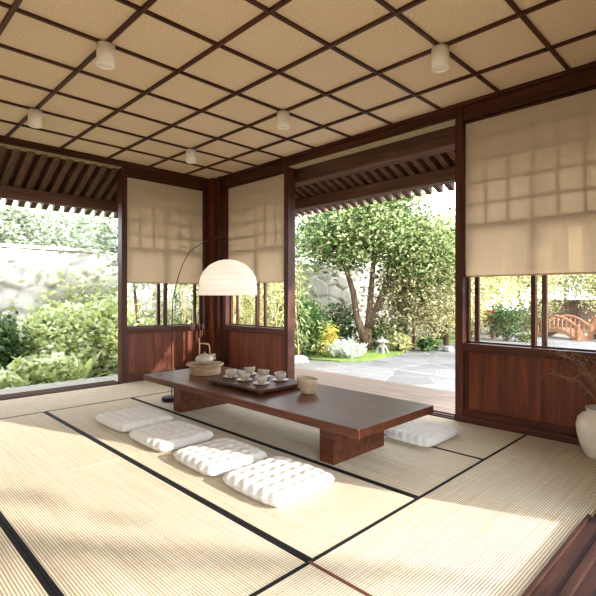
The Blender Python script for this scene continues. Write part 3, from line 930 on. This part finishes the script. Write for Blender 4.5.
# main garden tree
tx, ty = at(367, 351)
tr_st = [[(0, 0, 0), (.03, 0, .4), (.06, -.02, .9), (.10, -.06, 1.6), (.16, -.1, 2.4), (.1, -.1, 3.3)],
         [(-.02, .02, .15), (-.12, .10, .55), (-.20, .18, .9), (-.26, .24, 1.5), (-.42, .34, 2.1), (-.8, .5, 2.7)],
         [(.05, -.02, .6), (.2, -.16, 1.1), (.42, -.34, 1.8), (.8, -.6, 2.5)]]
tree('garden_tree', 'leafy garden tree with forked trunk in the middle of the wide opening', tx, ty, tr_st,
     [((-.1, .1, 3.2), (1.7, 1.7, 1.1)), ((-1.0, .9, 2.75), (.9, .9, .6)), ((1.1, -1.0, 2.6), (1.3, 1.3, 1.0)), ((.3, -.2, 4.2), (1.3, 1.3, .7))], 26000, .115, L_tree, 21, .12, .5, spread=.2)
# trees and hedges behind it
def simple_tree(lab, px, dep, zc, rad, n, size, mat, seed, r0=.09, group='trees at the back of the garden', nm='background_tree'):
    x, y = away(px, dep); h = zc - GZ
    return tree(nm, lab, x, y, [[(0, 0, 0), (.05, .03, h * .4), (-.04, .05, h * .75), (.02, 0, h)]], [((0, 0, h), rad)], n, size, mat, seed, r0, group=group, spread=.24, shell=.2)
simple_tree('flowering small tree with pinkish tint, right of the stone lantern', 414, 12.3, 1.15, (1.3, 1.3, 1.35), 8000, .10, L_olive, 31, .05)
simple_tree('tall sunlit tree at the right side of the wide opening', 446, 13.2, 2.0, (1.3, 1.3, 1.7), 8500, .11, L_lime, 32)
simple_tree('dark tree behind the right half of the wide opening', 405, 17.6, 3.0, (2.0, 2.0, 2.0), 7500, .13, L_tree, 33)
simple_tree('dense tree beyond the right wall panel window, left side', 478, 16.5, 1.9, (1.8, 1.8, 1.8), 7500, .125, L_lime, 34)
simple_tree('dense tree beyond the right wall panel window, centre', 520, 18.5, 2.2, (1.9, 1.9, 1.8), 7500, .13, L_lime, 35)
simple_tree('grey green tree beyond the right wall panel window, above the bridge', 566, 21, 2.4, (2.2, 2.2, 1.6), 7000, .15, L_pale, 36)
simple_tree('bright tree at the right photo edge beyond the bridge', 606, 19, 1.7, (1.5, 1.5, 1.2), 4500, .13, L_lime, 37)
simple_tree('pale tree behind the stone wall, at the left edge of the wide opening', 330, 18.5, 3.1, (2.5, 2.5, 1.7), 5200, .16, L_pale, 38)
simple_tree('pale tree above the left garden wall, at the photo edge', 5, 12.0, 3.0, (1.3, 1.3, 1.0), 4200, .15, L_pale, 40)
simple_tree('pale tree above the left garden wall, centre of the left opening', 58, 15.4, 3.3, (1.8, 1.8, 1.4), 6000, .15, L_pale, 41)
simple_tree('pale tree above the left garden wall, beside the left panel', 112, 12.6, 2.9, (1.3, 1.3, 1.0), 4200, .15, L_pale, 42)
simple_tree('pale tree beyond the left panel window', 165, 16.2, 2.8, (1.8, 1.8, 1.3), 2000, .15, L_pale, 43)

# shrubs of the middle bed
x, y = at(348, 361); bush('variegated_shrub', 'low round shrub with white edged leaves beside the path', 'shrub', x + .3, y + .3, 1.0, 1.0, .44, 2600, .05, L_white, 51, .7)
for k, (px, py, w, h, n, sz, mt, lab) in enumerate((
    (300, 358, 1.3, 1.35, 1900, .13, L_dark, 'dark green shrub at the left edge of the wide opening'),
    (318, 354, 1.1, .85, 1500, .11, L_yel, 'yellow green shrub beside the dark one at the stone wall'),
    (340, 348, 1.3, 1.2, 1500, .10, L_dark, 'dark shrub with white blossoms behind the white edged shrub'),
    (398, 352, .75, .45, 900, .11, L_lime, 'low lime green plant just right of the stone lantern'),
    (375, 349, .9, .6, 900, .12, L_tree, 'ferny green plant between trunk and stone lantern'),
    (428, 352, .7, .40, 700, .09, L_dark, 'small dark shrub on the path edge, right of the flowering tree'),
    (440, 340, 1.2, 1.2, 1200, .12, L_olive, 'olive shrub beyond the lawn strip'),
    (388, 344, 1.3, .9, 1200, .11, L_dark, 'blue green shrub behind the stone lantern'),
    (299, 351.5, 1.2, 1.7, 2400, .13, L_tree, 'tall green shrub in front of the grey stone wall'))):
    x, y = at(px, py)
    bush('garden_shrub', lab, 'shrub', x, y, w, w, h, n, sz, mt, 60 + k, group='shrubs in the garden bed', flowers=(L_pink, 120, .07) if k in (2, 6) else None)
# stone lantern
x, y = at(382, 354)
sl = thing('stone_lantern', 'small grey stone lantern on the moss under the tree', 'lantern', (x, y, GZ + .035))
mb = MB()
for sx in (-1, 1):
    for sy in (-1, 1):
        mb.hexa([(sx * .10 - .025, sy * .10 - .025, 0), (sx * .10 + .025, sy * .10 - .025, 0), (sx * .10 + .025, sy * .10 + .025, 0), (sx * .10 - .025, sy * .10 + .025, 0),
                 (sx * .05 - .025, sy * .05 - .025, .15), (sx * .05 + .025, sy * .05 - .025, .15), (sx * .05 + .025, sy * .05 + .025, .15), (sx * .05 - .025, sy * .05 + .025, .15)])
mb.build('legs', M_granite, sl)
MB().lathe([(0, .14), (.12, .14), (.12, .17), (0, .17)], n=6).build('platform', M_granite, sl)
MB().lathe([(0, .17), (.07, .17), (.07, .27), (0, .27)], n=6).build('light_box', M_granite, sl)
MB().lathe([(0, .265), (.17, .265), (.165, .285), (.05, .34), (0, .345)], n=6).build('cap', M_granite, sl)
MB().lathe([(0, .34), (.03, .345), (.035, .37), (0, .41)], n=12).build('finial', M_granite, sl, smooth=True)
for k, (px, py, w, h, lab) in enumerate(((298, 364, .55, .16, 'flat grey boulder on the path, left edge of the wide opening'),
                                         (481, 334, 1.3, .55, 'rounded boulder beyond the path, left side of the right window'),
                                         (520, 331, 1.0, .45, 'reddish boulder under the trees, centre of the right window'),
                                         (448, 352, .35, .14, 'small stone at the path edge near the lawn'))):
    x, y = at(px, py); rock(lab, x, y, w, w * .8, h, k + 3, GZ + (.02 if k in (0, 3) else 0))

# garden beyond the right window
for k, (px, dep, w, h, n, sz, mt, lab) in enumerate((
    (506, 14.6, 1.2, 1.15, 1700, .11, L_dark, 'dark shrub with pale stems in the centre of the right window'),
    (470, 15.5, 1.4, 1.3, 1400, .12, L_lime, 'lime shrub beside the left post of the right window'),
    (540, 16.5, 1.0, .7, 900, .1, L_dark, 'low dark shrub left of the bridge'),
    (535, 18, 2.0, 1.5, 1600, .14, L_olive, 'olive shrub behind the bridge'),
    (525, 14.2, .5, .35, 500, .1, L_tree, 'small bright green plant at the path, near the window post'))):
    x, y = away(px, dep)
    bush('garden_shrub', lab, 'shrub', x, y, w, w, h, n, sz, mt, 80 + k, group='shrubs beyond the right window')
x, y = away(492, 15.2); bush('rust_shrub', 'small rust coloured shrub beyond the right window', 'shrub', x, y, .7, .7, 1.2, 500, .1, L_red, 88)

# arched bridges
def archz(s): return .34 * (1 - s * s)
def bridge(px, dep, ang, lab):
    bx, by = away(px, dep)
    br = thing('garden_bridge', lab, 'bridge', (bx, by, GZ), -YAW + ang, group='arched garden bridges')
    mb = MB(); Ls = .85; nseg = 16; bw = .26
    for i in range(nseg):
        s0, s1 = -1 + 2 * i / nseg, -1 + 2 * (i + 1) / nseg
        z0, z1 = archz(s0), archz(s1)
        mb.hexa([(s0 * Ls, -bw, max(0, z0 - .1)), (s1 * Ls, -bw, max(0, z1 - .1)), (s1 * Ls, bw, max(0, z1 - .1)), (s0 * Ls, bw, max(0, z0 - .1)),
                 (s0 * Ls, -bw, z0 + .03), (s1 * Ls, -bw, z1 + .03), (s1 * Ls, bw, z1 + .03), (s0 * Ls, bw, z0 + .03)])
    mb.build('deck', W['bridge'], br)
    for sd in (-1, 1):
        pts = [(s * Ls, sd * bw, archz(s) + .42) for s in np.linspace(-1, 1, 17)]
        MB().tube(pts, .04, 8).build('handrail', W['bridge'], br, smooth=True)
        for s in np.linspace(-.9, .9, 10):
            MB().box(s * Ls - .018, s * Ls + .018, sd * bw - .018, sd * bw + .018, archz(s), archz(s) + .40).build('baluster', W['bridge'], br)
        for s in (-1, 1):
            MB().box(s * Ls - .055, s * Ls + .055, sd * bw - .055, sd * bw + .055, 0, .52).build('newel_post', W['bridge'], br, .01)
bridge(562, 15.4, math.radians(106), 'small arched wooden bridge, the left one beyond the right window')
bridge(606, 14.6, math.radians(70), 'small arched wooden bridge cut by the right photo edge')
# dark fence
fx0, fy0 = away(535, 20); fx1, fy1 = away(640, 20)
fe = thing('board_fence', 'dark timber fence behind the bridge', 'fence', (fx0, fy0, GZ), math.atan2(fy1 - fy0, fx1 - fx0))
Lf = math.hypot(fx1 - fx0, fy1 - fy0); mb = MB()
k = 0.0
while k < Lf: mb.box(k, k + .13, 0, .03, 0, 1.25); k += .14
mb.build('boards', M_fence, fe)
for z in (.25, 1.0): MB().box(0, Lf, .03, .08, z, z + .08).build('rail', M_fence, fe)

# left garden bed
k = 0
for (x, y, w, h, n, sz, mt, lab) in (
    (1.6, 8.45, 1.2, 1.25, 2600, .11, L_dark, 'dark leafy shrub at the left photo edge in the left garden'),
    (2.75, 8.45, 1.6, 1.25, 3600, .11, L_lime_sun, 'large lime green shrub against the left garden wall'),
    (3.65, 8.55, 1.3, 1.45, 3600, .11, L_lime_sun, 'tall lime creeper mound climbing the left garden wall'),
    (4.45, 8.6, 1.0, .95, 2000, .11, L_lime_sun, 'lime shrub next to the left wall panel'),
    (3.55, 7.45, .8, .55, 1500, .09, L_tree, 'green fern like shrub at the right end of the stone strip'),
    (2.2, 7.7, 1.2, .5, 2400, .12, L_lime_sun, 'low lime plant behind the stone strip, left'),
    (1.5, 7.5, .9, .4, 1500, .12, L_lime_sun, 'low leafy plant at the left end of the stone strip')):
    bush('bed_shrub', lab, 'shrub', x, y, w, min(w, 1.0), h, n, sz, mt, 100 + k, .65, group='shrubs of the left garden bed'); k += 1
rosette('agave', 'large pale rosette plant with broad pointed leaves in the left bed', 'plant', 2.85, 7.85, 15, .62, .11, L_lime_sun, 5, tilt=(.5, 1.35), droop=.3)
for k, (x, y) in enumerate(((1.75, 7.12), (2.1, 7.2), (2.4, 7.12), (2.75, 7.2), (3.05, 7.15), (3.3, 7.3), (2.0, 7.45), (2.5, 7.45), (1.45, 7.15))):
    rosette('hosta', 'low lime hosta with broad leaves along the stone strip', 'plant', x, y, 16, .30, .13, L_lime_sun, 200 + k, tilt=(.3, 1.2), group='hostas along the stone strip', droop=.9)
rng = np.random.default_rng(77)
cr = thing('wall_creeper', 'creeper with pale round leaves spreading over the left garden wall', 'creeper', (3.4, 9.36, GZ))
q = np.stack([rng.normal(.2, .62, 3000), rng.uniform(-.06, .02, 3000), np.abs(rng.normal(0, .85, 3000))], 1)
q = q[(q[:, 2] < 2.0) & (q[:, 2] > .05)]
v, f = leaves(q, .11, rng, 1.5, .85, .08); v[:, 1] = np.minimum(v[:, 1], .02)
np_mesh('foliage', v, f, L_lime_sun, cr)
mb = MB()
for k in range(9):
    x = rng.uniform(-.9, .9)
    mb.tube([(x * .5, -.03, 0), (x * .8, -.03, .3), (x, -.03, .6), (x * 1.1, -.03, .85)], [.010, .008, .006, .003], 5)
mb.build('vines', W['bark'], cr)
# bamboo seen through the windows beside the corner
for k, (x, y) in enumerate(((4.75, 7.9), (5.55, 8.3), (6.35, 8.35), (7.15, 8.3), (7.95, 8.35), (6.3, 7.3), (7.2, 7.3), (5.4, 7.35))):
    bamboo('light green bamboo clump behind the windows beside the room corner', x, y, 9, 2.3, L_lime if k % 3 else L_tree, 300 + k, .38, .15, nleaf=1500)
# overhanging branch in the left opening
tree('overhanging_tree', 'slim tree leaning in front of the left garden wall', 3.95, 8.2, [[(0, 0, 0), (.02, 0, .9), (-.1, -.05, 1.7), (-.35, -.1, 2.3), (-.7, -.15, 2.75)]],
     [((-.35, 0, 2.45), (.75, .5, .35)), ((.1, 0, 1.95), (.3, .3, .25))], 700, .15, L_pale, 71, .035, spread=.12)
# trees on the sunny side, outside the frame, that dapple the light
tree('shade_tree', 'broad shade tree outside the frame on the right', 8.4, -5.6, [[(0, 0, 0), (.1, 0, 1.2), (0, .1, 2.4), (.1, 0, 3.6)]],
     [((0, 0, 4.2), (2.0, 2.6, 2.0))], 1700, .2, L_dark, 91, .16, spread=.3, shell=.1)
tree('shade_tree', 'thin shade tree outside the frame behind the porch', 6.2, -11.5, [[(0, 0, 0), (.1, 0, 1.8), (0, .1, 3.6), (.1, 0, 5.4)]],
     [((-.9, 0, 6.2), (.9, .6, .10))], 300, .2, L_dark, 92, .10, spread=.22, shell=.1)

tree('shade_tree', 'bushy shade tree outside the frame beyond the deck', 12.2, -4.4, [[(0, 0, 0), (.1, 0, 1.0), (0, .1, 2.2), (.1, 0, 3.0)]],
     [((0, 0, 2.7), (2.2, 1.4, 1.9))], 3600, .2, L_dark, 93, .14, spread=.3, shell=.1)
tree('shade_tree', 'bushy shade tree outside the frame at the far end of the path', 16.8, -3.8, [[(0, 0, 0), (.1, 0, 1.0), (0, .1, 2.2), (.1, 0, 3.0)]],
     [((0, 0, 2.6), (2.3, 1.4, 1.9))], 3200, .2, L_dark, 94, .14, spread=.3, shell=.1)

# ------------------------------------------------------------------ light
sun = bpy.data.lights.new('sun', 'SUN'); so = bpy.data.objects.new('sun', sun); COL.objects.link(so)
el = math.radians(21); hd = Vector((-.343, .939, 0)).normalized()
dvec = Vector((hd.x * math.cos(el), hd.y * math.cos(el), -math.sin(el)))
so.rotation_euler = dvec.to_track_quat('-Z', 'Y').to_euler()
so.location = (6, -8, 8)
sun.energy = 7.2; sun.color = (1.0, .97, .92); sun.angle = math.radians(.5)

w = bpy.data.worlds.new('world'); S.world = w; w.use_nodes = True
nt = w.node_tree; nt.nodes.clear()
out = nt.nodes.new('ShaderNodeOutputWorld'); bg = nt.nodes.new('ShaderNodeBackground')
sky = nt.nodes.new('ShaderNodeTexSky'); sky.sky_type = 'NISHITA'; sky.sun_disc = False
sky.sun_elevation = math.radians(50); sky.sun_rotation = math.atan2(-hd.x, -hd.y)
sky.air_density = 1.0; sky.dust_density = .6; sky.ozone_density = 1.0
mx = nt.nodes.new('ShaderNodeMix'); mx.data_type = 'RGBA'; mx.inputs['Factor'].default_value = .72
mx.inputs['B'].default_value = (5.6, 5.8, 6.1, 1)
nt.links.new(sky.outputs[0], mx.inputs['A']); nt.links.new(mx.outputs['Result'], bg.inputs[0])
bg.inputs[1].default_value = .78
nt.links.new(bg.outputs[0], out.inputs[0])

S.view_settings.view_transform = 'Standard'; S.view_settings.look = 'None'
S.view_settings.gamma = 1.0; S.view_settings.use_curve_mapping = False
S.view_settings.exposure = 0.82
